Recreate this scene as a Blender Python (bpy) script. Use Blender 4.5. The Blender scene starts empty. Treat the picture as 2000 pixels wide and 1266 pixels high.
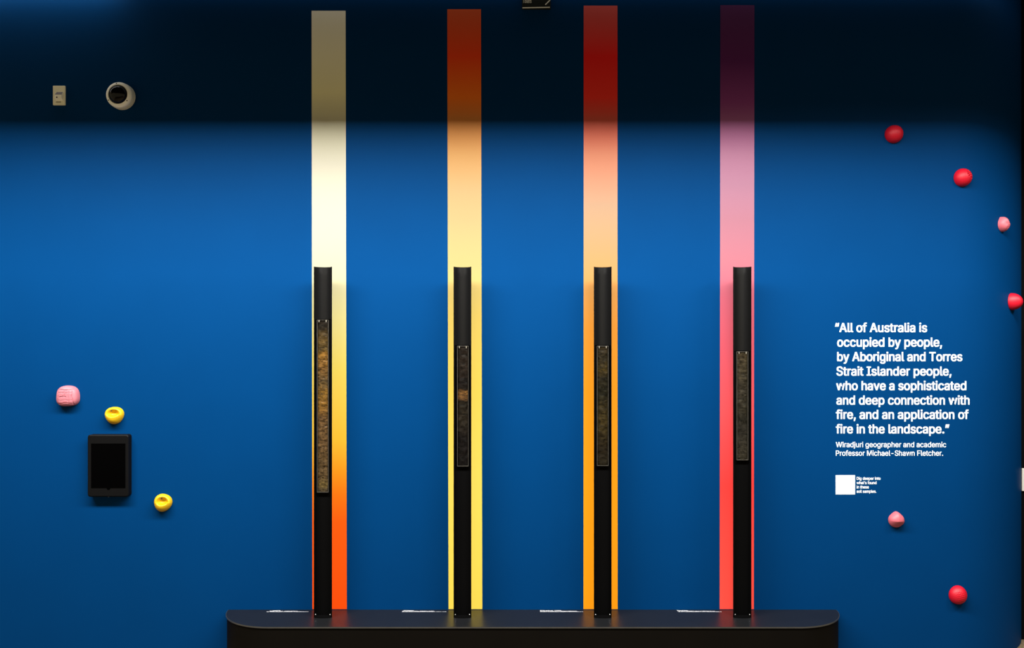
import bpy, bmesh, math, random
from mathutils import Vector, Matrix

# ------------------------------------------------------------------ camera, world, lights, exposure
S, D, CZ = 0.003, 5.5, 1.97            # metres per pixel on the wall plane, camera distance, camera height
scene = bpy.context.scene
C = scene.collection
cam = bpy.data.cameras.new('camera'); cam_o = bpy.data.objects.new('camera', cam); C.objects.link(cam_o)
cam.sensor_width = 36; cam.lens = 36 * D / (2000 * S)
cam_o.location = (0, -D, CZ); cam_o.rotation_euler = (math.pi / 2, 0, 0)
scene.camera = cam_o
scene.view_settings.view_transform = 'Standard'; scene.view_settings.look = 'None'
scene.view_settings.gamma = 1; scene.view_settings.use_curve_mapping = False
scene.view_settings.exposure = 0.0
w = bpy.data.worlds.new('world'); scene.world = w; w.use_nodes = True
w.node_tree.nodes['Background'].inputs[0].default_value = (1.0, 0.84, 0.52, 1)
w.node_tree.nodes['Background'].inputs[1].default_value = 0.44

def area(name, loc, target, sx, sy, power, col=(1, 1, 1)):
    l = bpy.data.lights.new(name, 'AREA'); l.shape = 'RECTANGLE'; l.size = sx; l.size_y = sy
    l.energy = power; l.color = col
    o = bpy.data.objects.new(name, l); C.objects.link(o); o.location = loc
    d = Vector(target) - Vector(loc)
    o.rotation_euler = d.to_track_quat('-Z', 'Y').to_euler()
    return o
LY, LZ = -2.2, 4.27
area('wall_washer', (-0.75, LY, LZ), (-0.75, 0, 2.0), 6.7, 0.42, 950, (1.0, 0.97, 0.92))
area('side_washer', (4.1, LY, LZ), (3.0, 0.2, 1.6), 1.3, 0.42, 150, (1.0, 0.97, 0.92))
area('cove_light', (-0.3, -0.035, 3.945), (-0.3, 0.0, 3.90), 7.4, 0.02, 1.6, (0.85, 0.95, 1.0))
area('cove_light', (-3.3, -0.10, 3.98), (-3.3, 0.0, 3.88), 2.0, 0.03, 4.5, (1.0, 0.92, 0.85))

# ------------------------------------------------------------------ helpers
XC, R = 2.586, 0.67                    # where the wall begins to turn, and its corner radius

def ray(px, py):
    return Vector(((px - 1000) * S / D, 1.0, -(py - 633) * S / D))
def wall_pt(px, py, off=0.0):
    """point and outward normal where the line of sight meets the wall surface raised by off"""
    d = ray(px, py); o = Vector((0, -D, CZ)); t = (D - off)
    p = o + d * t
    if p.x <= XC: return p, Vector((0, -1, 0))
    ox, oy = -XC, -D - R
    a = d.x ** 2 + 1; b = 2 * (ox * d.x + oy); c = ox * ox + oy * oy - (R + off) ** 2
    disc = max(b * b - 4 * a * c, 0)
    t = (-b - math.sqrt(disc)) / (2 * a)
    p = o + d * t
    return p, Vector((p.x - XC, p.y - R, 0)).normalized()
def at(px, py, y):
    k = (D + y); d = ray(px, py); return Vector((d.x * k, y, CZ + d.z * k))

def lin(c):
    return tuple(((v / 255) / 12.92 if v / 255 <= 0.04045 else ((v / 255 + 0.055) / 1.055) ** 2.4) for v in c)
def mat(name, col, rough=0.5, metal=0.0, spec=0.5, noise=0.0, nscale=40, bump=0.0, bscale=200, coat=0.0, sub=None):
    m = bpy.data.materials.new(name); m.use_nodes = True
    nt = m.node_tree; b = nt.nodes['Principled BSDF']
    b.inputs['Base Color'].default_value = (*col, 1); b.inputs['Roughness'].default_value = rough
    b.inputs['Metallic'].default_value = metal; b.inputs['Specular IOR Level'].default_value = spec
    b.inputs['Coat Weight'].default_value = coat
    tc = nt.nodes.new('ShaderNodeTexCoord')
    if noise:
        n = nt.nodes.new('ShaderNodeTexNoise'); n.inputs['Scale'].default_value = nscale; n.inputs['Detail'].default_value = 4
        nt.links.new(tc.outputs['Object'], n.inputs['Vector'])
        mx = nt.nodes.new('ShaderNodeMix'); mx.data_type = 'RGBA'; mx.blend_type = 'MIX'
        mx.inputs[6].default_value = (*[v * (1 - noise) for v in col], 1)
        mx.inputs[7].default_value = (*[min(v * (1 + noise), 1) for v in col], 1)
        nt.links.new(n.outputs['Fac'], mx.inputs[0]); nt.links.new(mx.outputs[2], b.inputs['Base Color'])
    if bump:
        n2 = nt.nodes.new('ShaderNodeTexNoise'); n2.inputs['Scale'].default_value = bscale; n2.inputs['Detail'].default_value = 3
        nt.links.new(tc.outputs['Object'], n2.inputs['Vector'])
        bp = nt.nodes.new('ShaderNodeBump'); bp.inputs['Strength'].default_value = bump; bp.inputs['Distance'].default_value = 0.002
        nt.links.new(n2.outputs['Fac'], bp.inputs['Height']); nt.links.new(bp.outputs[0], b.inputs['Normal'])
    return m

def obj(name, bm, m, parent=None, smooth=False, loc=(0, 0, 0), label=None, cat=None, group=None, kind=None, rot=None):
    me = bpy.data.meshes.new(name)
    bmesh.ops.recalc_face_normals(bm, faces=bm.faces); bm.to_mesh(me); bm.free()
    if smooth:
        for p in me.polygons: p.use_smooth = True
        me.set_sharp_from_angle(angle=0.7)
    me.materials.append(m)
    o = bpy.data.objects.new(name, me); C.objects.link(o); o.location = loc
    if rot: o.rotation_euler = rot
    if parent: o.parent = parent
    if label: o['label'] = label
    if cat: o['category'] = cat
    if group: o['group'] = group
    if kind: o['kind'] = kind
    return o
def soften(o, ang=0.5):
    for p in o.data.polygons: p.use_smooth = True
    o.data.set_sharp_from_angle(angle=ang)
    return o
def thing(name, label, cat, loc, group=None, rot=(0, 0, 0)):
    o = bpy.data.objects.new(name, None); C.objects.link(o); o.location = loc; o.rotation_euler = rot
    o.empty_display_size = 0.05
    o['label'] = label; o['category'] = cat
    if group: o['group'] = group
    return o
def box(bm, x0, x1, y0, y1, z0, z1, bev=0.0):
    vs = [bm.verts.new((x, y, z)) for x in (x0, x1) for y in (y0, y1) for z in (z0, z1)]
    fs = [(0, 1, 3, 2), (4, 6, 7, 5), (0, 4, 5, 1), (2, 3, 7, 6), (0, 2, 6, 4), (1, 5, 7, 3)]
    faces = [bm.faces.new([vs[i] for i in f]) for f in fs]
    if bev:
        es = set(e for f in faces for e in f.edges)
        bmesh.ops.bevel(bm, geom=list(es), offset=bev, segments=3, affect='EDGES', profile=0.5)
    return bm
def prism(bm, pts, z0, z1):
    """closed outline in x,y raised from z0 to z1"""
    lo = [bm.verts.new((x, y, z0)) for x, y in pts]; hi = [bm.verts.new((x, y, z1)) for x, y in pts]
    n = len(pts); bm.faces.new(lo[::-1]); bm.faces.new(hi)
    for i in range(n): bm.faces.new((lo[i], lo[(i + 1) % n], hi[(i + 1) % n], hi[i]))
    return bm
def lathe(bm, prof, seg=48, cap0=True, cap1=True):
    """profile of (radius, height) about local z"""
    rings = []
    for r, z in prof:
        if r < 1e-6: rings.append([bm.verts.new((0, 0, z))])
        else: rings.append([bm.verts.new((r * math.cos(2 * math.pi * i / seg), r * math.sin(2 * math.pi * i / seg), z)) for i in range(seg)])
    for a, b in zip(rings, rings[1:]):
        for i in range(seg):
            j = (i + 1) % seg
            if len(a) == 1 and len(b) == 1: continue
            if len(a) == 1: bm.faces.new((a[0], b[i], b[j]))
            elif len(b) == 1: bm.faces.new((a[i], a[j], b[0]))
            else: bm.faces.new((a[i], a[j], b[j], b[i]))
    if cap0 and len(rings[0]) > 1: bm.faces.new(rings[0][::-1])
    if cap1 and len(rings[-1]) > 1: bm.faces.new(rings[-1])
    return bm

# ------------------------------------------------------------------ materials
BLUE = (0.0002, 0.0263, 0.098)
m_wall = mat('blue_wall_paint', BLUE, 0.5, spec=0.022, noise=0.05, nscale=3, bump=0.10, bscale=450)
m_dark_wall = mat('black_wall_paint', (0.002, 0.002, 0.002), 0.9, spec=0.05, bump=0.05)
m_ceil = mat('dark_ceiling_paint', (0.02, 0.02, 0.022), 0.9, spec=0.1, bump=0.05)
m_plinth_top = mat('satin_black_laminate', (0.005, 0.0055, 0.0065), 0.36, spec=0.38, noise=0.2, nscale=8, bump=0.12, bscale=90)
m_plinth = mat('black_laminate_front', (0.0024, 0.0019, 0.0013), 0.6, spec=0.05, noise=0.2, nscale=5, bump=0.05)
m_edge = mat('mottled_black_edge', (0.03, 0.03, 0.028), 0.35, spec=0.6, noise=0.3, nscale=20)  # edge tone lighter than the laminate, varied by noise
m_black = mat('black_powder_coat', (0.0010, 0.0010, 0.0011), 0.6, spec=0.04, bump=0.05, bscale=600)
m_liner = mat('satin_charcoal_liner', (0.0035, 0.0035, 0.0036), 0.38, spec=0.22, bump=0.05, bscale=600)
m_screw = mat('steel_screw', (0.45, 0.45, 0.45), 0.3, metal=1.0, noise=0.1)
m_white = mat('white_vinyl', (0.85, 0.87, 0.9), 0.6, spec=0.2, noise=0.01)
m_clip = mat('brushed_clip_metal', (0.35, 0.33, 0.28), 0.35, metal=0.8, noise=0.2)
m_hole = mat('dark_bolt_hole', (0.01, 0.005, 0.003), 0.6, noise=0.1)

def floor_material():
    m = bpy.data.materials.new('speckled_brown_carpet'); m.use_nodes = True; nt = m.node_tree; b = nt.nodes['Principled BSDF']
    tc = nt.nodes.new('ShaderNodeTexCoord'); n = nt.nodes.new('ShaderNodeTexNoise'); n.inputs['Scale'].default_value = 110; n.inputs['Detail'].default_value = 6
    cr = nt.nodes.new('ShaderNodeValToRGB'); e = cr.color_ramp.elements
    e[0].position = 0.38; e[0].color = (0.05, 0.035, 0.014, 1); e[1].position = 0.62; e[1].color = (0.20, 0.14, 0.08, 1)
    nt.links.new(tc.outputs['Object'], n.inputs['Vector']); nt.links.new(n.outputs['Fac'], cr.inputs[0]); nt.links.new(cr.outputs[0], b.inputs['Base Color'])
    b.inputs['Roughness'].default_value = 0.85
    return m
m_floor = floor_material()

# ------------------------------------------------------------------ setting
def wall_outline():
    pts = [(-5.5, 0.0)]
    pts += [(-5.5 + i * (XC + 5.5) / 12, 0.0) for i in range(1, 12)]
    for i in range(41):
        a = math.pi / 2 * i / 40
        pts.append((XC + R * math.sin(a), R - R * math.cos(a)))
    pts.append((XC + R, 3.4))
    return pts
bm = bmesh.new()
o1 = wall_outline()
back = [(XC + R - 0.12, 3.4), (XC + R - 0.12, 0.7), (XC, 0.12), (-5.5, 0.12)]
prism(bm, o1 + back, 0.0, 4.6)
wall = obj('wall_back', bm, m_wall, kind='structure')
soften(wall)
bm = bmesh.new(); box(bm, -5.5, 6.5, -7.5, 4.0, -0.1, 0.0); obj('floor', bm, m_floor, kind='structure')
bm = bmesh.new(); box(bm, -5.5, 6.5, -7.5, 4.0, 4.6, 4.7); obj('ceiling', bm, m_ceil, kind='structure')
bm = bmesh.new(); box(bm, XC + 0.45, 6.5, 0.36, 0.46, 0.0, 4.6); obj('wall_far', bm, m_dark_wall, kind='structure')
bm = bmesh.new(); box(bm, 6.4, 6.5, -1.0, 0.36, 0.0, 4.6); obj('wall_right', bm, m_dark_wall, kind='structure')
bm = bmesh.new(); box(bm, -5.5, 6.4, -1.40, -1.30, 3.735, 4.6); obj('added_cutoff_bulkhead_1', bm, m_ceil, kind='structure')   # unseen ceiling bulkhead, added to cut the washer light off the upper wall

# ------------------------------------------------------------------ printed stripes on the wall
L_LIT = 2.0
def stripe_material(name, stops, z0, z1):
    m = bpy.data.materials.new(name); m.use_nodes = True; nt = m.node_tree; b = nt.nodes['Principled BSDF']
    tc = nt.nodes.new('ShaderNodeTexCoord'); sp = nt.nodes.new('ShaderNodeSeparateXYZ')
    nt.links.new(tc.outputs['Generated'], sp.inputs[0])
    cr = nt.nodes.new('ShaderNodeValToRGB'); nt.links.new(sp.outputs['Z'], cr.inputs[0])
    rows = sorted(stops, key=lambda s: -s[0])
    el = cr.color_ramp.elements
    top, bot = z1, z0
    for i, (row, c) in enumerate(rows):
        c = [min(v / c[3](row), .92) for v in c[:3]] if len(c) > 3 else c  # each stop is darkened by the light level at its row
        pos = min(max((bot - row) / (bot - top), 0), 1)
        e = el[0] if i == 0 else (el[1] if i == 1 else el.new(pos))
        e.position = pos; e.color = (*c, 1)
    nt.links.new(cr.outputs[0], b.inputs['Base Color'])
    b.inputs['Roughness'].default_value = 0.6; b.inputs['Specular IOR Level'].default_value = 0.15
    return m
WASH_LEVEL = ((300, 2.55), (350, 3.4), (420, 4.6), (490, 5.0), (560, 3.9), (640, 3.0), (720, 2.65), (2000, 2.6))   # washer light level by row, divided out of the stripe colours
def wash_level(row):
    for (a, ka), (b, kb) in zip(WASH_LEVEL, WASH_LEVEL[1:]):
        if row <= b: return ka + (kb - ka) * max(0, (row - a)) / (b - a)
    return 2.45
def A(c, k=None):  # divides a light level out of the colour
    if k is None: return (*lin(c), wash_level)
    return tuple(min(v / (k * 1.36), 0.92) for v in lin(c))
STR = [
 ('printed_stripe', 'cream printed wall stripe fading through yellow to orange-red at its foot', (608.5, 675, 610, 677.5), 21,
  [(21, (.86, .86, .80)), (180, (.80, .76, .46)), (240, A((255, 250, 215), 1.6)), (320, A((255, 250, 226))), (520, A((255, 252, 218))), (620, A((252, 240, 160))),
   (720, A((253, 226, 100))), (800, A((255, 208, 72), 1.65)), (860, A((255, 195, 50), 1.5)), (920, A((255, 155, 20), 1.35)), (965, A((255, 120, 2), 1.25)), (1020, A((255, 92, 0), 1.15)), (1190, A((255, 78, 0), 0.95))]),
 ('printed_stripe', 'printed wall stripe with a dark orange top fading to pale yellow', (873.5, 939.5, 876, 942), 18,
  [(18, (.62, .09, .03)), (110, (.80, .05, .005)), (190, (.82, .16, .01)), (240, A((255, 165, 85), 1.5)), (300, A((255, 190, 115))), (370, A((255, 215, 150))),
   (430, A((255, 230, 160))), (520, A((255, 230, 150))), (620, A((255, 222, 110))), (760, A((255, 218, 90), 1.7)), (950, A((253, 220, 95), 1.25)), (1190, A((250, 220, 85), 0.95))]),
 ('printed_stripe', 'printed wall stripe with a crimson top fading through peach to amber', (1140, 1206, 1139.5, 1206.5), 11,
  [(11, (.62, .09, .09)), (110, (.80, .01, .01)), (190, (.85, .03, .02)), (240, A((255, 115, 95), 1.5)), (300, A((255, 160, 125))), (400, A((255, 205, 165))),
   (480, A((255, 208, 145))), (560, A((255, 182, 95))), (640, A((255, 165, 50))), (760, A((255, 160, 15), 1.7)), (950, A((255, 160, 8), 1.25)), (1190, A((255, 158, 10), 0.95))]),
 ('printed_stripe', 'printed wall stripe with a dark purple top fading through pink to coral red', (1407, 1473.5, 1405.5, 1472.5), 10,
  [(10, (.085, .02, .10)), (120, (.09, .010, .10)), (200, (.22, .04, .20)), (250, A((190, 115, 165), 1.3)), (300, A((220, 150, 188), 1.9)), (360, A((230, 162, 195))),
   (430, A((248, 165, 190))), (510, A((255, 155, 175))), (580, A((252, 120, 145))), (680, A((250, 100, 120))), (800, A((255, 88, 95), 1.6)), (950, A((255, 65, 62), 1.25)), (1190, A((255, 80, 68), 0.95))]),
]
for name, label, (xa, xb, xc_, xd), top, stops in STR:
    bm = bmesh.new()
    q = [wall_pt(x, y, 0.0012)[0] for x, y in ((xa, top), (xb, top), (xd, 1190.2), (xc_, 1190.2))]
    f = [bm.verts.new(p) for p in q]; g = [bm.verts.new((p.x, -0.0002, p.z)) for p in q]
    bm.faces.new(f); bm.faces.new(g[::-1])
    for i in range(4): bm.faces.new((f[i], f[(i + 1) % 4], g[(i + 1) % 4], g[i]))
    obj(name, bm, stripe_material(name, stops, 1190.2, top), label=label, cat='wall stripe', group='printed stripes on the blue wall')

# ------------------------------------------------------------------ plinth
PZ = 0.296; PD = 0.315; XL, XR = -1.662, 1.900
def plinth_outline(g=0.0):
    pts = []
    r = PD - g; n = 28
    pts.append((XL + g, -0.001))
    for i in range(n + 1):
        a = math.pi / 2 * i / n
        pts.append((XL + g + r * (1 - math.cos(a)), -r * math.sin(a) - 0.001))
    for i in range(n + 1):
        a = math.pi / 2 * (1 - i / n)
        pts.append((XR - g - r * (1 - math.cos(a)), -r * math.sin(a) - 0.001))
    out = [pts[0]]
    for p in pts[1:]:
        if (Vector(p) - Vector(out[-1])).length > 1e-5: out.append(p)
    return out
pl = thing('display_plinth', 'long low black display plinth with rounded ends against the blue wall', 'plinth', (0, 0, 0))
bm = bmesh.new(); prism(bm, plinth_outline(0.006), 0.05, PZ - 0.008); obj('body', bm, m_plinth, pl, smooth=False)
bm = bmesh.new(); prism(bm, plinth_outline(0.03), 0.0, 0.05); obj('kickboard', bm, m_black, pl)
bm = bmesh.new(); prism(bm, plinth_outline(0.0), PZ - 0.008, PZ - 0.0006)
obj('edge_trim', bm, m_edge, pl)
bm = bmesh.new(); prism(bm, plinth_outline(0.002), PZ - 0.0006, PZ); obj('top_panel', bm, m_plinth_top, pl)
for o in pl.children: soften(o)

# captions lying flat on the plinth: lines of lettering too small to read
rnd = random.Random(4)
CAP = [
 (((533, 548), (527, 553, 556, 581), (521, 583, 584, 603)), 'leftmost, beside the cream stripe'),
 (((789, 808), (786, 816, 820, 848), (785, 850, 852, 871)), 'beside the pale yellow stripe'),
 (((1055, 1080, 1083, 1096), (1055, 1081, 1083, 1126), (1055, 1126, 1127, 1139)), 'beside the amber stripe'),
 (((1322, 1344), (1323, 1396), (1325, 1397, 1398, 1408)), 'beside the coral red stripe'),
]
for lines, where in CAP:
    bm = bmesh.new()
    for li, ln in enumerate(lines):
        yb = -0.014 - 0.0125 * li
        spans = [ln] if len(ln) == 2 else [ln[:2], ln[2:]]
        for a, b in spans:
            x = (a - 1000) * S * (D + yb) / D; xe = (b - 1000) * S * (D + yb) / D
            while x < xe:
                gw = rnd.uniform(0.0032, 0.0055); h = rnd.choice((0.006, 0.0085))
                st = 0.0016; z0, z1 = PZ - 0.0002, PZ + 0.0004
                box(bm, x, x + st, yb - 0.006, yb - 0.006 + h, z0, z1)
                if gw > 0.0040:
                    box(bm, x + gw - st, x + gw, yb - 0.006, yb, z0, z1)
                box(bm, x, x + gw, yb - 0.006, yb - 0.0044, z0, z1)
                if rnd.random() < 0.6: box(bm, x, x + gw, yb - 0.0016, yb, z0, z1)
                x += gw + 0.0013
                if rnd.random() < 0.15: x += 0.003
    obj('caption_lettering', bm, m_white, label='tiny white caption lettering on the plinth, ' + where, cat='caption', group='captions on the plinth top')

# ------------------------------------------------------------------ soil core columns
CY = -0.150      # front edges of the channel
def channel_section(cx, rx, ry, t, n=28, lip=0.0):
    """U section open toward the viewer"""
    inner, outer = [], []
    for i in range(n + 1):
        a = math.pi * i / n
        inner.append((cx - (rx - t) * math.cos(a), CY + (ry - t) * math.sin(a)))
        outer.append((cx - rx * math.cos(a), CY + ry * math.sin(a)))
    return inner + outer[::-1]
def soil_material(name, bands, rough=0.45, cracks=0.0, speck=0.0):
    m = bpy.data.materials.new(name); m.use_nodes = True; nt = m.node_tree; b = nt.nodes['Principled BSDF']
    N = nt.nodes.new; Lk = nt.links.new
    tc = N('ShaderNodeTexCoord'); sp = N('ShaderNodeSeparateXYZ'); Lk(tc.outputs['Generated'], sp.inputs[0])
    n = N('ShaderNodeTexNoise'); n.inputs['Scale'].default_value = 28; n.inputs['Detail'].default_value = 5; Lk(tc.outputs['Object'], n.inputs['Vector'])
    ad = N('ShaderNodeMath'); ad.operation = 'MULTIPLY_ADD'; Lk(n.outputs['Fac'], ad.inputs[0]); ad.inputs[1].default_value = 0.07; Lk(sp.outputs['Z'], ad.inputs[2])
    sb = N('ShaderNodeMath'); sb.operation = 'SUBTRACT'; Lk(ad.outputs[0], sb.inputs[0]); sb.inputs[1].default_value = 0.035
    cr = N('ShaderNodeValToRGB'); Lk(sb.outputs[0], cr.inputs[0]); el = cr.color_ramp.elements
    bs = sorted((1 - p, c) for p, c in bands)
    for i, (p, c) in enumerate(bs):
        q = 0.85
        e = el[0] if i == 0 else (el[1] if i == 1 else el.new(p)); e.position = p; e.color = (*[min(v * q, .9) for v in c], 1)
    n2 = N('ShaderNodeTexNoise'); n2.inputs['Scale'].default_value = 90; n2.inputs['Detail'].default_value = 6
    mp = N('ShaderNodeMapping'); mp.inputs['Scale'].default_value = (0.5, 1, 1.2); Lk(tc.outputs['Object'], mp.inputs[0]); Lk(mp.outputs[0], n2.inputs['Vector'])
    mr = N('ShaderNodeMapRange'); mr.inputs[1].default_value = .32; mr.inputs[2].default_value = .7; mr.inputs[3].default_value = 0.3; mr.inputs[4].default_value = 1.8; Lk(n2.outputs['Fac'], mr.inputs[0])
    mx = N('ShaderNodeMix'); mx.data_type = 'RGBA'; mx.blend_type = 'MULTIPLY'; mx.inputs[0].default_value = 1
    Lk(cr.outputs[0], mx.inputs[6]); Lk(mr.outputs[0], mx.inputs[7])
    out = mx.outputs[2]
    bp = N('ShaderNodeBump'); bp.inputs['Strength'].default_value = 0.6; bp.inputs['Distance'].default_value = 0.002; Lk(n2.outputs['Fac'], bp.inputs['Height'])
    Lk(bp.outputs[0], b.inputs['Normal'])
    if speck:
        v = N('ShaderNodeTexVoronoi'); v.inputs['Scale'].default_value = 260; Lk(tc.outputs['Object'], v.inputs['Vector'])
        lt = N('ShaderNodeMath'); lt.operation = 'LESS_THAN'; lt.inputs[1].default_value = 0.16; Lk(v.outputs['Distance'], lt.inputs[0])
        lo = N('ShaderNodeMath'); lo.operation = 'LESS_THAN'; lo.inputs[1].default_value = speck; Lk(sp.outputs['Z'], lo.inputs[0])
        mu = N('ShaderNodeMath'); mu.operation = 'MULTIPLY'; Lk(lt.outputs[0], mu.inputs[0]); Lk(lo.outputs[0], mu.inputs[1])
        m2 = N('ShaderNodeMix'); m2.data_type = 'RGBA'; Lk(mu.outputs[0], m2.inputs[0]); Lk(out, m2.inputs[6]); m2.inputs[7].default_value = (.14, .12, .08, 1)
        out = m2.outputs[2]
    Lk(out, b.inputs['Base Color']); b.inputs['Roughness'].default_value = rough
    b.inputs['Specular IOR Level'].default_value = 0.1
    return m
def glass_material():
    m = bpy.data.materials.new('clear_acrylic'); m.use_nodes = True; nt = m.node_tree; nt.nodes.remove(nt.nodes['Principled BSDF'])
    t = nt.nodes.new('ShaderNodeBsdfTransparent'); t.inputs[0].default_value = (.96, .97, .96, 1)
    g = nt.nodes.new('ShaderNodeBsdfGlossy'); g.inputs['Roughness'].default_value = 0.12
    fr = nt.nodes.new('ShaderNodeFresnel'); fr.inputs[0].default_value = 1.09
    mx = nt.nodes.new('ShaderNodeMixShader'); nt.links.new(fr.outputs[0], mx.inputs[0]); nt.links.new(t.outputs[0], mx.inputs[1]); nt.links.new(g.outputs[0], mx.inputs[2])
    nt.links.new(mx.outputs[0], nt.nodes['Material Output'].inputs[0]); return m
m_glass = glass_material()
m_acr_edge = mat('acrylic_edge', (0.055, 0.05, 0.042), 0.35, spec=0.3, noise=0.95, nscale=35)
a_ = lambda *c: c
CORES = [
 dict(px=(613, 648), row=521, s=(619, 641.5, 625, 962), where='cream and orange stripe', lab='longest soil core, cracked ochre brown earth in a clear case, before the cream stripe',
      mat=[(0, (.006, .004, .003)), (.05, (.010, .007, .004)), (.09, (.045, .026, .008)), (.17, (.055, .032, .009)), (.20, (.125, .058, .010)), (.28, (.085, .040, .010)), (.36, (.050, .030, .012)), (.42, (.105, .052, .010)), (.50, (.11, .052, .010)), (.58, (.07, .036, .014)), (.68, (.075, .040, .016)), (.80, (.060, .034, .014)), (.92, (.06, .036, .016)), (.96, (.085, .055, .018)), (1, (.05, .035, .02))], cracks=True),
 dict(px=(886, 920.5), row=521, s=(893, 915, 676, 911), where='yellow stripe', lab='near black soil core with one ochre band, before the pale yellow stripe',
      mat=[(0, (.006, .004, .003)), (.18, (.010, .006, .004)), (.30, (.003, .002, .002)), (.36, (.006, .004, .003)), (.39, (.10, .045, .012)), (.43, (.06, .028, .010)), (.46, (.007, .005, .003)), (.62, (.011, .008, .005)), (.72, (.007, .005, .004)), (.76, (.003, .002, .002)), (1, (.004, .003, .003))]),
 dict(px=(1160, 1194.5), row=521, s=(1166, 1188.5, 676, 910), where='amber stripe', lab='dark olive brown soil core with faint bands, before the amber stripe',
      mat=[(0, (.018, .012, .006)), (.10, (.011, .008, .004)), (.20, (.028, .018, .005)), (.26, (.008, .006, .003)), (.40, (.007, .006, .003)), (.50, (.016, .011, .004)), (.62, (.026, .017, .005)), (.72, (.018, .012, .004)), (.85, (.009, .006, .003)), (1, (.012, .009, .005))]),
 dict(px=(1432.5, 1467.5), row=521, s=(1439, 1461.5, 687, 899), where='coral red stripe', lab='shortest soil core, grey brown with pale flecks, before the coral red stripe',
      mat=[(0, (.030, .021, .011)), (.15, (.024, .018, .010)), (.35, (.020, .016, .011)), (.55, (.017, .014, .009)), (.62, (.008, .007, .005)), (.75, (.012, .010, .008)), (1, (.022, .018, .012))], speck=0.42),
]
for k, c in enumerate(CORES):
    x0 = at(c['px'][0], 521, CY).x; x1 = at(c['px'][1], 521, CY).x; cx = (x0 + x1) / 2; rx = (x1 - x0) / 2
    zt = at(0, c['row'], CY).z
    t = thing('display_column', 'tall slim black concave column standing in front of the ' + c['where'], 'display column', (cx, CY + 0.03, PZ), 'black columns on the plinth')
    ry = 0.062; dz = PZ
    def local(bm):
        for v in bm.verts: v.co -= Vector((cx, CY + 0.03, PZ))
        return bm
    sx0, sx1, sy0, sy1 = c['s']
    SY = CY + 0.012                                  # front of the core case
    zs1 = at(0, sy0, SY).z; zs0 = at(0, sy1, SY).z
    bm = bmesh.new(); prism(bm, channel_section(cx, rx, ry, 0.0035), PZ, zt); obj('channel', local(bm), m_black, t, smooth=True)
    # lighter liner above the core
    bm = bmesh.new()
    n = 24; g1 = []; g0 = []
    pts_i, pts_o = [], []
    for i in range(n + 1):
        a = math.pi * (0.06 + 0.88 * i / n)
        pts_i.append((cx - (rx - 0.0065) * math.cos(a), CY + (ry - 0.0065) * math.sin(a)))
        pts_o.append((cx - (rx - 0.0037) * math.cos(a), CY + (ry - 0.0037) * math.sin(a)))
    prism(bm, pts_i + pts_o[::-1], zs1 + 0.004, zt - 0.004)
    obj('upper_liner', local(bm), m_liner, t, smooth=True, label='charcoal satin liner curved inside the top of the column')
    # backing panel behind the core, closing the channel
    bm = bmesh.new(); box(bm, cx - rx + 0.010, cx + rx - 0.010, CY + 0.030, CY + 0.034, PZ + 0.002, zs1 - 0.002); obj('mounting_panel', local(bm), m_black, t)
    bm = bmesh.new(); pts = [(cx - (rx - .004) * math.cos(math.pi * i / 20), CY - 0.012 * math.sin(math.pi * i / 20)) for i in range(21)]
    pts += [(cx + rx - .004, CY + 0.028), (cx - rx + .004, CY + 0.028)]
    prism(bm, pts, PZ, PZ + 0.006); obj('foot_plate', local(bm), m_black, t)
    for sgn in (-1, 1):
        bm = bmesh.new(); lathe(bm, [(0.0035, 0), (0.0035, 0.0015), (0.002, 0.0028), (0, 0.003)], 12)
        o = obj('screw', bm, m_screw, t, smooth=True, loc=(sgn * (rx - 0.010), -0.03 - 0.0005, 0.0065 + 0.010), rot=(math.pi / 2, 0, 0))
    # ---- soil core in its case (rests in the column, a thing of its own)
    ax = at(sx0, 700, SY).x; bx = at(sx1, 700, SY).x; ccx = (ax + bx) / 2; hw = (bx - ax) / 2
    s = thing('soil_core', c['lab'], 'soil sample', (ccx, SY, zs0), 'soil cores in the black columns')
    H = zs1 - zs0
    mt = soil_material('soil', c['mat'], speck=c.get('speck', 0))
    bm = bmesh.new(); nx, nz = 14, max(60, int(H / 0.006)); rr = random.Random(k + 11)
    from mathutils import noise as mn
    rowsv = []
    for j in range(nz + 1):
        r_ = []
        for i in range(nx + 1):
            u = -1 + 2 * i / nx; z = 0.003 + (H - 0.006) * j / nz; x = u * (hw - 0.0035)
            y = 0.004 + 0.006 * u * u + 0.004 * mn.noise(Vector((x * 60, z * 40, k * 3.1)))
            if c.get('cracks'):
                for zc, ph in ((0.23, 0), (0.33, 1), (0.47, 2), (0.62, 3), (0.74, 4), (0.86, 5), (0.92, 6)):
                    d = abs((H - z) / H - zc - 0.006 * math.sin(u * 3 + ph))
                    if d < 0.004: y += 0.004 * (1 - d / 0.004)
                if abs(u - 0.15 * math.sin(z * 9)) < 0.1 and 0.05 < z < 0.5: y += 0.003
            r_.append(bm.verts.new((x, y, z)))
        rowsv.append(r_)
    for j in range(nz):
        for i in range(nx): bm.faces.new((rowsv[j][i], rowsv[j][i + 1], rowsv[j + 1][i + 1], rowsv[j + 1][i]))
    # close the back
    bl = [bm.verts.new((x, 0.017, z)) for x, z in ((-(hw - .0035), .003), (hw - .0035, .003), (hw - .0035, H - .003), (-(hw - .0035), H - .003))]
    bm.faces.new(bl[::-1])
    bm.faces.new([bl[0], bl[1]] + rowsv[0][::-1]); bm.faces.new([bl[2], bl[3]] + rowsv[-1])
    bm.faces.new([bl[3], bl[0]] + [r_[0] for r_ in rowsv]); bm.faces.new([bl[1], bl[2]] + [r_[-1] for r_ in rowsv][::-1])
    obj('soil', bm, mt, s, smooth=True)
    bm = bmesh.new()
    e = 0.0019
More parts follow.
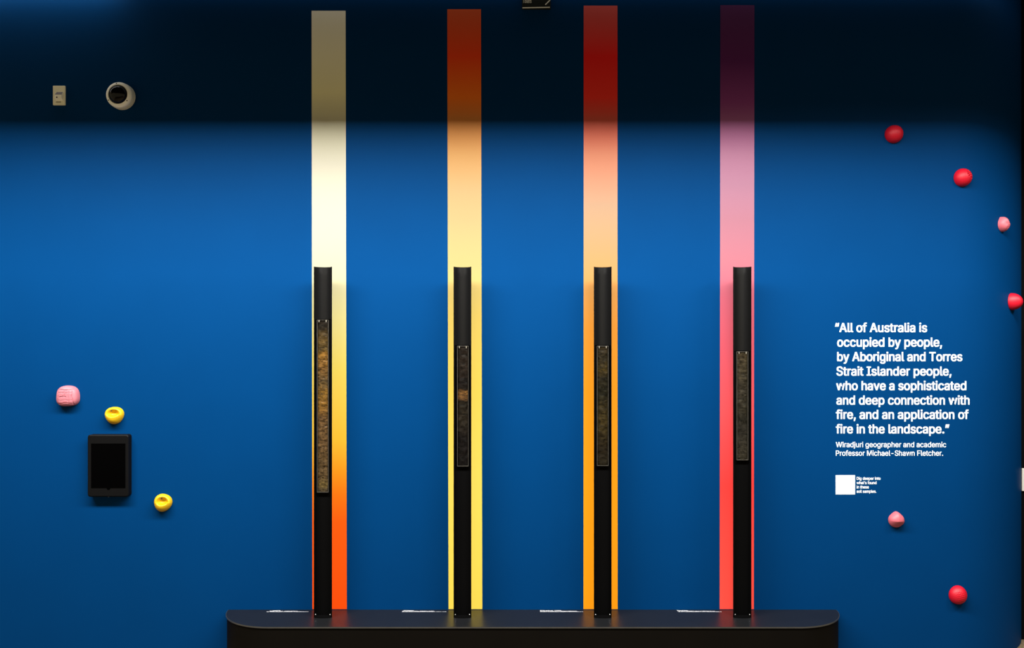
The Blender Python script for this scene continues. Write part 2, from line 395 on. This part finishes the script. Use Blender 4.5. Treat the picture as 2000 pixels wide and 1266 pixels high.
    box(bm, -hw, -hw + e, -0.001, 0.0175, 0, H); box(bm, hw - e, hw, -0.001, 0.0175, 0, H)
    box(bm, -hw + e, hw - e, -0.001, 0.0175, 0, e); box(bm, -hw + e, hw - e, -0.001, 0.0175, H - e, H)
    obj('case', bm, m_acr_edge, s, label='thin clear acrylic edge frame')
    bm = bmesh.new(); box(bm, -hw + e, hw - e, -0.001, 0.0002, e, H - e); obj('glass', bm, m_glass, s)
    for sgn in (-1, 1):
        bm = bmesh.new(); box(bm, sgn * hw * 0.62 - 0.003, sgn * hw * 0.62 + 0.003, -0.003, -0.0011, H - 0.013, H - 0.001, 0.0006); obj('clip', bm, m_clip, s)

# ------------------------------------------------------------------ lettering on the wall
try:
    import os
    FONT = bpy.data.fonts.load(os.path.join(bpy.utils.system_resource('DATAFILES'), 'fonts', 'Inter.woff2'))   # Blender's own interface font
except Exception:
    FONT = None
def text_verts(body, offset, extr):
    cu = bpy.data.curves.new('tmp', 'FONT'); cu.body = body
    if FONT: cu.font = FONT
    cu.size = 1; cu.offset = offset; cu.resolution_u = 4; cu.extrude = extr
    cu.space_character = 1.0
    ob = bpy.data.objects.new('tmp', cu); C.objects.link(ob)
    bpy.context.view_layer.update()
    dg = bpy.context.evaluated_depsgraph_get(); me = bpy.data.meshes.new_from_object(ob.evaluated_get(dg))
    vs = [v.co.copy() for v in me.vertices]; fs = [list(p.vertices) for p in me.polygons]
    bpy.data.objects.remove(ob); bpy.data.curves.remove(cu); bpy.data.meshes.remove(me)
    return vs, fs
def bold(body, o):
    v0, f0_ = text_verts(body, 0, 0.01); vs, fs = [], []; n = 0
    for dx in (-o, 0, o):
        for dy in (-o * .5, o * .5):
            k0 = len(vs); n += 1; vs += [Vector((v.x + dx, v.y + dy, v.z * n)) for v in v0]; fs += [[i + k0 for i in f] for f in f0_]
    return vs, fs
def wall_text(name, lines, cap_px, m, label, offset=0.022, thick=0.0008, cat='lettering'):
    capv, _ = text_verts('H', 0, 0); ch = max(v.y for v in capv)
    org, _ = wall_pt(lines[0][1], lines[-1][3])
    t = thing(name, label, cat, (org.x, 0, org.z))
    for body, x0, x1, base in lines:
        vs, fs = bold(body, offset)
        mn_, mx_ = min(v.x for v in vs), max(v.x for v in vs)
        ky = cap_px / ch
        pos = []
        for v in vs:
            px = x0 + (v.x - mn_) / (mx_ - mn_) * (x1 - x0); py = base - v.y * ky
            q, _ = wall_pt(px, py, 0.0003 + (thick * (0.4 + 10 * v.z) if v.z > 0 else 0))
            pos.append(q - Vector((org.x, 0, org.z)))
        words = body.split(' '); ends = []
        for i in range(len(words)):
            pv, _f = text_verts(' '.join(words[:i + 1]), 0, 0); ends.append(max(v.x for v in pv) + 0.08)
        ends[-1] = 1e9
        bms = [(bmesh.new(), {}) for _w in words]
        for f in fs:
            cxm = sum(vs[i].x for i in f) / len(f); wi = next(i for i, e in enumerate(ends) if cxm < e)
            bmw, mp = bms[wi]
            for i in f:
                if i not in mp: mp[i] = bmw.verts.new(pos[i])
            try: bmw.faces.new([mp[i] for i in f])
            except ValueError: pass
        for bmw, mp in bms: obj('word', bmw, m, t)
    return t
wall_text('quote_lettering', [
    ('\u201cAll of Australia is', 1630.8, 1810.9, 648.6), ('occupied by people,', 1635, 1840, 677), ('by Aboriginal and Torres', 1635, 1879.6, 705.3),
    ('Strait Islander people,', 1633.6, 1858.3, 733.6), ('who have a sophisticated', 1633.2, 1887.4, 762), ('and deep connection with', 1633.6, 1893.8, 790.3),
    ('fire, and an application of', 1632.5, 1892, 818.3), ('fire in the landscape.\u201d', 1632.5, 1854.3, 846.6)], 17.3, m_white,
    'large bold white quotation of eight lines on the blue wall', offset=0.019)
wall_text('attribution_lettering', [('Wiradjuri geographer and academic', 1632.5, 1848, 873.6), ('Professor Michael-Shawn Fletcher.', 1632.5, 1842, 890.3)], 10.2, m_white,
    'two lines of smaller white lettering below the large quotation', offset=0.011)
wall_text('note_lettering', [('Dig deeper into', 1673.1, 1719.9, 937.5), ("what\u2019s found", 1673, 1712, 946), ('in these', 1673, 1697, 954.3), ('soil samples.', 1673, 1711.7, 962.8)], 5.8, m_white,
    'four short lines of tiny white lettering beside the white square', offset=0.012)
bm = bmesh.new(); p0, _ = wall_pt(1632, 965.9); p1, _ = wall_pt(1670, 928.2)
box(bm, p0.x, p1.x, -0.0012, -0.0002, p0.z, p1.z); obj('square_sticker', bm, m_white, label='plain white square sticker below the quotation', cat='sticker')

# ------------------------------------------------------------------ climbing holds
def hold_frame(px, py, depth, f=0.35):
    p, n = wall_pt(px, py, depth * f)
    base = p - n * depth * f
    rz = math.atan2(n.x, -n.y)
    return base, rz
def sq2disc(u, v, mixp=1.0):
    x = u * math.sqrt(max(1 - v * v / 2, 0)); y = v * math.sqrt(max(1 - u * u / 2, 0))
    return x * mixp + u * (1 - mixp), y * mixp + v * (1 - mixp)
def hold(label, px, py, wpx, hpx, depth, m, shape, outline, group, spin=0.0, squeeze=1.0, N=56, bolt=(0, 0), round_=1.0):
    base, rz = hold_frame(px, py, depth)
    w_ = wpx * S / 2 * squeeze; h_ = hpx * S / 2
    t = thing('climbing_hold', label, 'climbing hold', base, group, (0, 0, rz))
    bm = bmesh.new(); grid = []
    for j in range(N + 1):
        row = []
        for i in range(N + 1):
            u = math.sin(math.pi / 2 * (-1 + 2 * i / N)) * 0.5 + (-1 + 2 * i / N) * 0.5
            v = math.sin(math.pi / 2 * (-1 + 2 * j / N)) * 0.5 + (-1 + 2 * j / N) * 0.5
            dx, dy = sq2disc(u, v, round_)
            r = min(math.hypot(dx, dy), 1.0) if round_ == 1.0 else min(max(abs(u), abs(v)), 1.0)
            a = math.atan2(dy, dx); k = outline(a)
            h, lat = shape(dx, dy, r, a, u, v)
            x = dx * w_ * k * lat; z = dy * h_ * k * lat
            row.append(bm.verts.new((x, -max(h, 0.0) * depth - 0.0002, z)))
        grid.append(row)
    for j in range(N):
        for i in range(N): bm.faces.new((grid[j][i], grid[j][i + 1], grid[j + 1][i + 1], grid[j + 1][i]))
    rim = grid[0] + [g[-1] for g in grid[1:]] + grid[-1][-2::-1] + [g[0] for g in grid[-2:0:-1]]
    bk = [bm.verts.new((v.co.x, 0.0, v.co.z)) for v in rim]
    for i in range(len(rim)): bm.faces.new((rim[i], rim[(i + 1) % len(rim)], bk[(i + 1) % len(rim)], bk[i]))
    bm.faces.new(bk[::-1])
    o = obj('body', bm, m, t, smooth=True)
    if bolt:
        bx, by, hgt = bolt
        b2 = bmesh.new(); lathe(b2, [(0.0038, -0.004), (0.0038, 0.0006), (0.002, 0.0006), (0, -0.0004)], 12, cap1=False)
        obj('bolt', b2, m_hole, t, smooth=False, loc=(bx * w_, -hgt * depth, by * h_), rot=(math.pi / 2, 0, 0))
    return t
dome = lambda r, p=2.0: max(1 - r ** p, 0) ** (1 / p)
K = 2.0
m_pink = mat('pink_resin', A((255, 150, 165), K), 0.55, spec=0.4, noise=0.04, bump=0.3, bscale=300)
m_yellow = mat('yellow_resin', A((255, 200, 5), 1.45), 0.5, spec=0.4, noise=0.03, bump=0.2, bscale=300)
m_red = mat('red_resin', A((240, 5, 45), 1.6), 0.5, spec=0.35, noise=0.04, bump=0.25, bscale=300)
m_rose = mat('rose_resin', A((255, 125, 140), 1.7), 0.5, spec=0.4, noise=0.04, bump=0.3, bscale=300)
# 1 pink square hold with incised grid
def sh_grid(dx, dy, r, a, u, v):
    h = dome(r, 3.6)
    g = 0
    for c0 in (-0.62, 0.62):
        if abs(dx - c0) < 0.045 and abs(dy) < 0.66: g = 1
        if abs(dy - c0) < 0.045 and abs(dx) < 0.66: g = 1
    if abs(dy + 0.02 * math.sin(9 * dx)) < 0.04 and -0.62 < dx < 0.1: g = 1
    if abs(dx + 0.05) < 0.035 and 0 < dy < 0.62: g = 1
    if abs(dy - 0.34) < 0.03 and abs(dx) < 0.6: g = max(g, 0.5)
    if abs(dx - 0.3) < 0.03 and abs(dy) < 0.6: g = max(g, 0.5)
    if abs(dy + 0.34) < 0.03 and abs(dx) < 0.6: g = max(g, 0.5)
    return h - 0.06 * g, 1.0
hold('pale pink blocky climbing hold with an incised grid, above the wall tablet', 132, 774, 44, 42, 0.055, m_pink, sh_grid,
     lambda a: 1 + 0.045 * math.cos(4 * (a - math.pi / 4)) + 0.025 * math.cos(3 * a + 1) , 'pink climbing holds', bolt=(0.0, -0.02, 0.93), N=88)
# 2,3 yellow scooped holds
def scoop(cx, cy, sx, sy, deep, tilt=0.0):
    def f(dx, dy, r, a, u, v):
        h = dome(r, 2.3)
        x = (dx - cx) / sx; y = (dy - cy) / (sy if dy > cy else sy * 0.35)
        wv = 1.0 if dy > cy else 0.75
        pk = math.exp(-((x / wv) ** 2 + y * y) ** 1.7)
        return h - deep * pk * (1.0 if y < 0.4 else 1.0), 1.0
    return f
hold('yellow scooped climbing hold directly above the wall tablet', 222, 811.5, 35.5, 34, 0.055, m_yellow, scoop(0.04, 0.12, 0.60, 0.55, 0.72),
     lambda a: 1 + 0.05 * math.cos(3 * (a + math.pi / 2)) , 'yellow climbing holds', bolt=(-0.2, 0.55, 0.52), N=64)
hold('yellow scooped climbing hold below and right of the wall tablet', 317, 982.5, 34, 34.5, 0.055, m_yellow, scoop(0.10, 0.08, 0.55, 0.58, 0.72),
     lambda a: 1 + 0.04 * math.cos(3 * (a + math.pi / 2) + 0.6), 'yellow climbing holds', bolt=(-0.02, 0.52, 0.55), N=64)
# red balls
def ball(feat):
    def f(dx, dy, r, a, u, v):
        h = dome(r, 2.0); return h + feat(dx, dy, r), 1.0
    return f
def grooves_v(dx, dy, r): return 0.012 * math.sin(dx * 34) * (1 - r) if r < .9 else 0
def pits(dx, dy, r):
    s_ = 0
    for (px_, py_) in ((.15, .50), (.38, .52), (.28, .30), (.50, .34), (.12, .30), (.40, .12), (.62, .14), (.25, .08), (.52, -.06), (.70, .32), (.32, .68), (.66, -.14)):
        d = math.hypot(dx - px_, dy - py_)
        if d < 0.095: s_ -= 0.16 * (1 - d / 0.095)
    return s_
def ridges(dx, dy, r): return 0.020 * math.sin(dy * 30 + 1.2 * math.sin(dx * 7)) * max(0, 0.8 - r) + (0.02 * math.sin(dx * 26) * math.sin(dy * 24) if dy > 0.1 else 0) * max(0, .85 - r)
hold('topmost red climbing hold, a round dome just below the dark band', 1748, 261, 35, 35.5, 0.055, m_red, ball(grooves_v), lambda a: 1 + 0.02 * math.cos(2 * a - 1.2), 'red climbing holds', bolt=(0.0, 0.0, 0.985))
hold('red domed climbing hold with pitted holes at its upper right', 1883, 346, 35, 36, 0.055, m_red, ball(pits), lambda a: 1 + 0.02 * math.cos(2 * a - 1.2), 'red climbing holds', N=80, bolt=None)
def lump(dx, dy, r, a, u, v):
    h = dome(r, 2.6); q = 0.10 * math.cos(3 * a + 0.7) * r * (1 - r) * 4
    return h + 0.5 * q + (0.12 if (dx + dy * .3) > -0.1 and r < .7 else 0) * (1 - r), 1.0
hold('small pink lumpy climbing hold near the right edge of the wall', 1960.5, 438, 21, 29, 0.045, m_rose, lump,
     lambda a: 1 + 0.10 * math.exp(-((a - 2.0) / 0.35) ** 2) - 0.05 * math.cos(3 * a), 'pink climbing holds', squeeze=1.0, bolt=(0.1, 0.0, 0.98))
hold('red climbing hold jutting out where the blue wall curves away at right', 1983, 589, 24, 35, 0.065, m_red, ball(lambda x, y, r: 0), lambda a: 1 + 0.03 * math.cos(2 * a + .5), 'red climbing holds', squeeze=1.25, bolt=(0.0, 0.0, 0.99))
def nose(dx, dy, r, a, u, v):
    h = dome(r, 2.4)
    ridge = 1.0 - 0.55 * max(0, (-dy - 0.05)) ; side = 1 - 0.12 * abs(dx)
    return h * ridge * side, 1.0
hold('small pink peaked climbing hold below the white square sticker', 1752, 1016.5, 30, 30, 0.05, m_rose, nose,
     lambda a: 1 + 0.10 * math.exp(-((a - math.pi / 2) / 0.32) ** 2) + 0.05 * math.exp(-((a + 0.35) / 0.3) ** 2) - 0.04 * math.exp(-((a - 0.8) / 0.35) ** 2) - 0.04 * math.exp(-((a - 2.3) / 0.35) ** 2), 'pink climbing holds', bolt=(0.0, 0.1, 0.93))
hold('lowest red climbing hold, a round ridged dome near the floor', 1873, 1163.5, 35, 36.5, 0.05, m_red, ball(ridges), lambda a: 1.0, 'red climbing holds', N=80, bolt=None)

# ------------------------------------------------------------------ wall tablet
TD = 0.045
p, _ = wall_pt(214, 910)
tb = thing('wall_tablet', 'black framed portrait tablet mounted on the blue wall', 'tablet', (p.x, 0, p.z))
m_case = mat('black_tablet_case', (0.0026, 0.0026, 0.0028), 0.5, spec=0.07, noise=0.1, bump=0.05)
m_scr = mat('black_screen_glass', (0.0003, 0.0003, 0.0004), 0.2, spec=0.03, noise=0.05)
def rrect(x0, x1, z0, z1, r, n=6):
    pts = []
    for cx_, cz_, a0 in ((x1 - r, z1 - r, 0), (x0 + r, z1 - r, 90), (x0 + r, z0 + r, 180), (x1 - r, z0 + r, 270)):
        for i in range(n + 1):
            a = math.radians(a0 + 90 * i / n); pts.append((cx_ + r * math.cos(a), cz_ + r * math.sin(a)))
    return pts
def slab(bm, layers):
    """stack of rounded rectangles along -y: (x0,x1,z0,z1,r,y)"""
    rings = [[bm.verts.new((x, y, z)) for x, z in rrect(x0, x1, z0, z1, r)] for x0, x1, z0, z1, r, y in layers]
    n = len(rings[0])
    for a, b in zip(rings, rings[1:]):
        for i in range(n): bm.faces.new((a[i], a[(i + 1) % n], b[(i + 1) % n], b[i]))
    bm.faces.new(rings[0][::-1]); bm.faces.new(rings[-1])
    return bm
def rel(pa, pb, y):
    a = at(pa[0], pa[1], y); b = at(pb[0], pb[1], y)
    return a.x - p.x, b.x - p.x, b.z - p.z, a.z - p.z
f0 = rel((171.5, 849.5), (251, 970.5), -TD); f1 = rel((173.5, 851.5), (249.3, 968.8), -TD - 0.004)
bm = bmesh.new(); slab(bm, [(*f0, 0.014, -0.0005), (*f0, 0.014, -TD), (*f1, 0.010, -TD - 0.004)]); case = obj('case', bm, m_case, tb)
sc = rel((178, 866.5), (244.8, 953.6), -TD - 0.005)
bm = bmesh.new(); box(bm, *sc[:2], -TD - 0.0052, -TD - 0.0041, *sc[2:]); obj('screen', bm, m_scr, tb)
b0 = at(211.8, 953.8, -TD - .005)
bm = bmesh.new(); lathe(bm, [(0.010, 0), (0.010, 0.001), (0.008, 0.0012), (0, 0.0011)], 24); obj('home_button', bm, m_scr, tb, loc=(b0.x - p.x, -TD - 0.0042, b0.z - p.z), rot=(math.pi / 2, 0, 0))
b1 = at(212, 971.0, -TD + .01)
bm = bmesh.new(); lathe(bm, [(0.004, 0), (0.004, 0.003), (0.002, 0.0045), (0, 0.005)], 16); obj('lock_screw', bm, m_screw, tb, loc=(b1.x - p.x, -TD + 0.012, f0[2] + 0.0005), rot=(math.pi, 0, 0))

# ------------------------------------------------------------------ wall sensor plate
m_ivory = mat('ivory_plastic', (0.84, 0.80, 0.60), 0.45, spec=0.4, noise=0.02)
m_ivory_light = mat('pale_ivory_plastic', (0.95, 0.94, 0.82), 0.4, spec=0.5, noise=0.02)
m_greywin = mat('grey_sensor_window', (0.13, 0.11, 0.11), 0.4, spec=0.2, noise=0.05)
p, _ = wall_pt(115, 187)
sn = thing('wall_sensor', 'small ivory sensor plate high on the dark upper wall at left', 'sensor', (p.x, 0, p.z))
q = rel((103, 167.3), (127, 205.3), -0.010); bm = bmesh.new(); slab(bm, [(*q, 0.003, -0.0004), (*q, 0.003, -0.0075), (q[0] + .002, q[1] - .002, q[2] + .002, q[3] - .002, 0.003, -0.0100)]); obj('plate', bm, m_ivory, sn)
h0 = rel((107, 178.5), (120.5, 195), -0.03)
bm = bmesh.new()   # wedge housing: the window slopes back to the top
X0, X1, Z0, Z1 = h0; zm = Z1 - 0.020; zb = Z0 + 0.012
prof = [(-0.010, Z1 + 0.001), (-0.014, Z1), (-0.032, zm), (-0.032, zb), (-0.012, Z0), (-0.010, Z0)]
a = [bm.verts.new((X0, y, z)) for y, z in prof]; b = [bm.verts.new((X1, y, z)) for y, z in prof]
bm.faces.new(a); bm.faces.new(b[::-1])
for i in range(6): bm.faces.new((a[i], b[i], b[(i + 1) % 6], a[(i + 1) % 6]))
bmesh.ops.bevel(bm, geom=bm.edges[:], offset=0.0008, segments=2, affect='EDGES')
obj('housing', bm, m_ivory_light, sn)
bm = bmesh.new(); d0 = Vector((0, -0.014, Z1)); d1 = Vector((0, -0.032, zm)); nrm = Vector((0, -(Z1 - zm), 0.018)).normalized() * 0.0012
vv = []
for tt, xo in ((0.06, 0.0035), (0.94, 0.0008)):
    pp = d0.lerp(d1, tt); vv.append((pp, xo))
lo = [bm.verts.new((X0 + vv[0][1], vv[0][0].y, vv[0][0].z)), bm.verts.new((X1 - .001, vv[0][0].y, vv[0][0].z)), bm.verts.new((X1 - .001, vv[1][0].y, vv[1][0].z)), bm.verts.new((X0 + vv[1][1], vv[1][0].y, vv[1][0].z))]
hi = [bm.verts.new(v.co + nrm) for v in lo]
bm.faces.new(lo[::-1]); bm.faces.new(hi)
for i in range(4): bm.faces.new((lo[i], lo[(i + 1) % 4], hi[(i + 1) % 4], hi[i]))
obj('sensor_window', bm, m_greywin, sn, label='dull grey sloping sensor window')
bm = bmesh.new(); lathe(bm, [(0.0042, 0), (0.0042, 0.001), (0, 0.001)], 16); k0 = at(110.8, 190.0, -0.033)
obj('indicator', bm, m_hole, sn, loc=(k0.x - p.x, -0.0322, k0.z - p.z), rot=(math.pi / 2, 0, 0))
k1 = rel((109, 198.6), (119, 199.8), -0.0105); bm = bmesh.new(); box(bm, k1[0], k1[1], -0.0108, -0.0098, k1[2], k1[3]); obj('slot', bm, m_greywin, sn)

# ------------------------------------------------------------------ security camera
m_camw = mat('off_white_camera_shell', (0.95, 0.95, 0.86), 0.4, spec=0.5, noise=0.02)
m_camw2 = mat('grey_white_base', (0.62, 0.62, 0.54), 0.5, spec=0.3, noise=0.02)
m_tint = mat('smoked_dome', (0.002, 0.002, 0.002), 0.10, spec=0.22, noise=0.1)
p, _ = wall_pt(239.7, 189.8)
sc_ = thing('security_camera', 'white dome security camera with a black bubble on the dark upper wall', 'security camera', (p.x, 0, p.z))
rr90 = (math.pi / 2, 0, 0)
bm = bmesh.new(); lathe(bm, [(0.0735, 0.0005), (0.0765, 0.003), (0.0765, 0.030), (0.0745, 0.034)], 64); obj('base_ring', bm, m_camw2, sc_, smooth=True, rot=rr90)
bm = bmesh.new(); lathe(bm, [(0.073, 0.0335), (0.0745, 0.036), (0.0745, 0.052), (0.072, 0.060), (0.066, 0.066), (0.058, 0.0695), (0.0555, 0.0700), (0.0540, 0.066), (0.0540, 0.045)], 64, cap1=True); obj('shell', bm, m_camw, sc_, smooth=True, rot=rr90)
bm = bmesh.new(); prof = [(0.0535 * math.cos(a_i), 0.062 + 0.040 * math.sin(a_i)) for a_i in [math.pi / 2 * i / 14 for i in range(14)]] + [(0, 0.102)]
bu = obj('bubble', lathe(bm, prof, 64), m_tint, sc_, smooth=True, rot=rr90)
for ang in (98, 212, 325):
    bm = bmesh.new(); lathe(bm, [(0.0032, -0.001), (0.0032, 0.0012), (0, 0.0012)], 12)
    obj('screw', bm, m_hole, sc_, loc=(0.0635 * math.cos(math.radians(ang)), -0.0672, 0.0635 * math.sin(math.radians(ang))), rot=rr90)

# ------------------------------------------------------------------ toilets sign
m_sign = mat('black_sign_face', (0.006, 0.008, 0.007), 0.5, spec=0.3, noise=0.1)
m_sgrey = mat('pale_grey_sign_print', (0.80, 0.80, 0.76), 0.6, spec=0.2, noise=0.02)
p, _ = wall_pt(1047, 17)
sg = thing('direction_sign', 'black sign with white lettering and an arrow at the top edge of the picture', 'sign', (p.x, 0, p.z))
a0 = at(1019.7, -40, -0.02); a1 = at(1075.5, 17.2, -0.02)
bm = bmesh.new(); box(bm, a0.x - p.x, a1.x - p.x, -0.02, -0.0004, a1.z - p.z, a0.z - p.z, 0.001); obj('panel', bm, m_sign, sg)
def bar(bm, A_, B_, wpx, y=-0.0205):
    a = Vector((A_[0], A_[1])); b = Vector((B_[0], B_[1])); d = (b - a).normalized(); nn = Vector((-d.y, d.x)) * wpx / 2
    q4 = [a + nn, b + nn, b - nn, a - nn]
    fr = [at(v.x, v.y, y) - Vector((p.x, 0, p.z)) for v in q4]; f = [bm.verts.new(v) for v in fr]; g = [bm.verts.new((v.x, -0.0199, v.z)) for v in fr]
    bm.faces.new(f); bm.faces.new(g[::-1])
    for i in range(4): bm.faces.new((f[i], f[(i + 1) % 4], g[(i + 1) % 4], g[i]))
bm = bmesh.new(); bar(bm, (1020.4, 15.2), (1074, 14.2), 2.2); obj('underline', bm, m_sgrey, sg)
bm = bmesh.new(); bar(bm, (1065, 9.3), (1074.2, 0.2), 2.0); bar(bm, (1074.2, 0.8), (1065, -8.4), 2.0); obj('arrow', bm, m_sgrey, sg)
vs, fs = bold('Toilets', 0.006); x_a, x_b = min(v.x for v in vs), max(v.x for v in vs)
capv, _ = text_verts('H', 0, 0); ch = max(v.y for v in capv)
bm = bmesh.new(); nv = []
for v in vs:
    q3 = at(1020.8 + (v.x - x_a) / (x_b - x_a) * 17.2, 5.7 - v.y * 7.6 / ch, -0.0203 - v.z * 0.01 if v.z > 0 else -0.0199); nv.append(bm.verts.new(q3 - Vector((p.x, 0, p.z))))
for f in fs:
    try: bm.faces.new([nv[i] for i in f])
    except ValueError: pass
obj('lettering', bm, m_sgrey, sg)

# ------------------------------------------------------------------ white reader box on the curved end of the wall
m_reader = mat('white_reader_plastic', (0.62, 0.60, 0.54), 0.5, spec=0.3, noise=0.02)
phi = math.radians(66)
nb = Vector((math.sin(phi), -math.cos(phi), 0)); tg = Vector((math.cos(phi), math.sin(phi), 0))
cpt = Vector((XC, R, 0)) + nb * R
k = (D + cpt.y); zc = CZ - (935.0 - 633) * S * k / D
rb = thing('wall_reader', 'small white box fixed to the curved end of the wall at the right edge', 'control box', (cpt.x, cpt.y, zc), rot=(0, 0, math.atan2(nb.x, -nb.y)))
bm = bmesh.new(); h2 = 22 * S * k / D
slab(bm, [(-0.05, 0.05, -h2, h2, 0.004, -0.001), (-0.05, 0.05, -h2, h2, 0.004, -0.012), (-0.042, 0.042, -h2 * .80, h2 * .80, 0.004, -0.050)])
obj('body', bm, m_reader, rb)
bm = bmesh.new(); slab(bm, [(-0.036, 0.036, -h2 * .7, h2 * .7, 0.004, -0.0495), (-0.036, 0.036, -h2 * .7, h2 * .7, 0.004, -0.053)]); obj('cover', bm, m_ivory_light, rb)
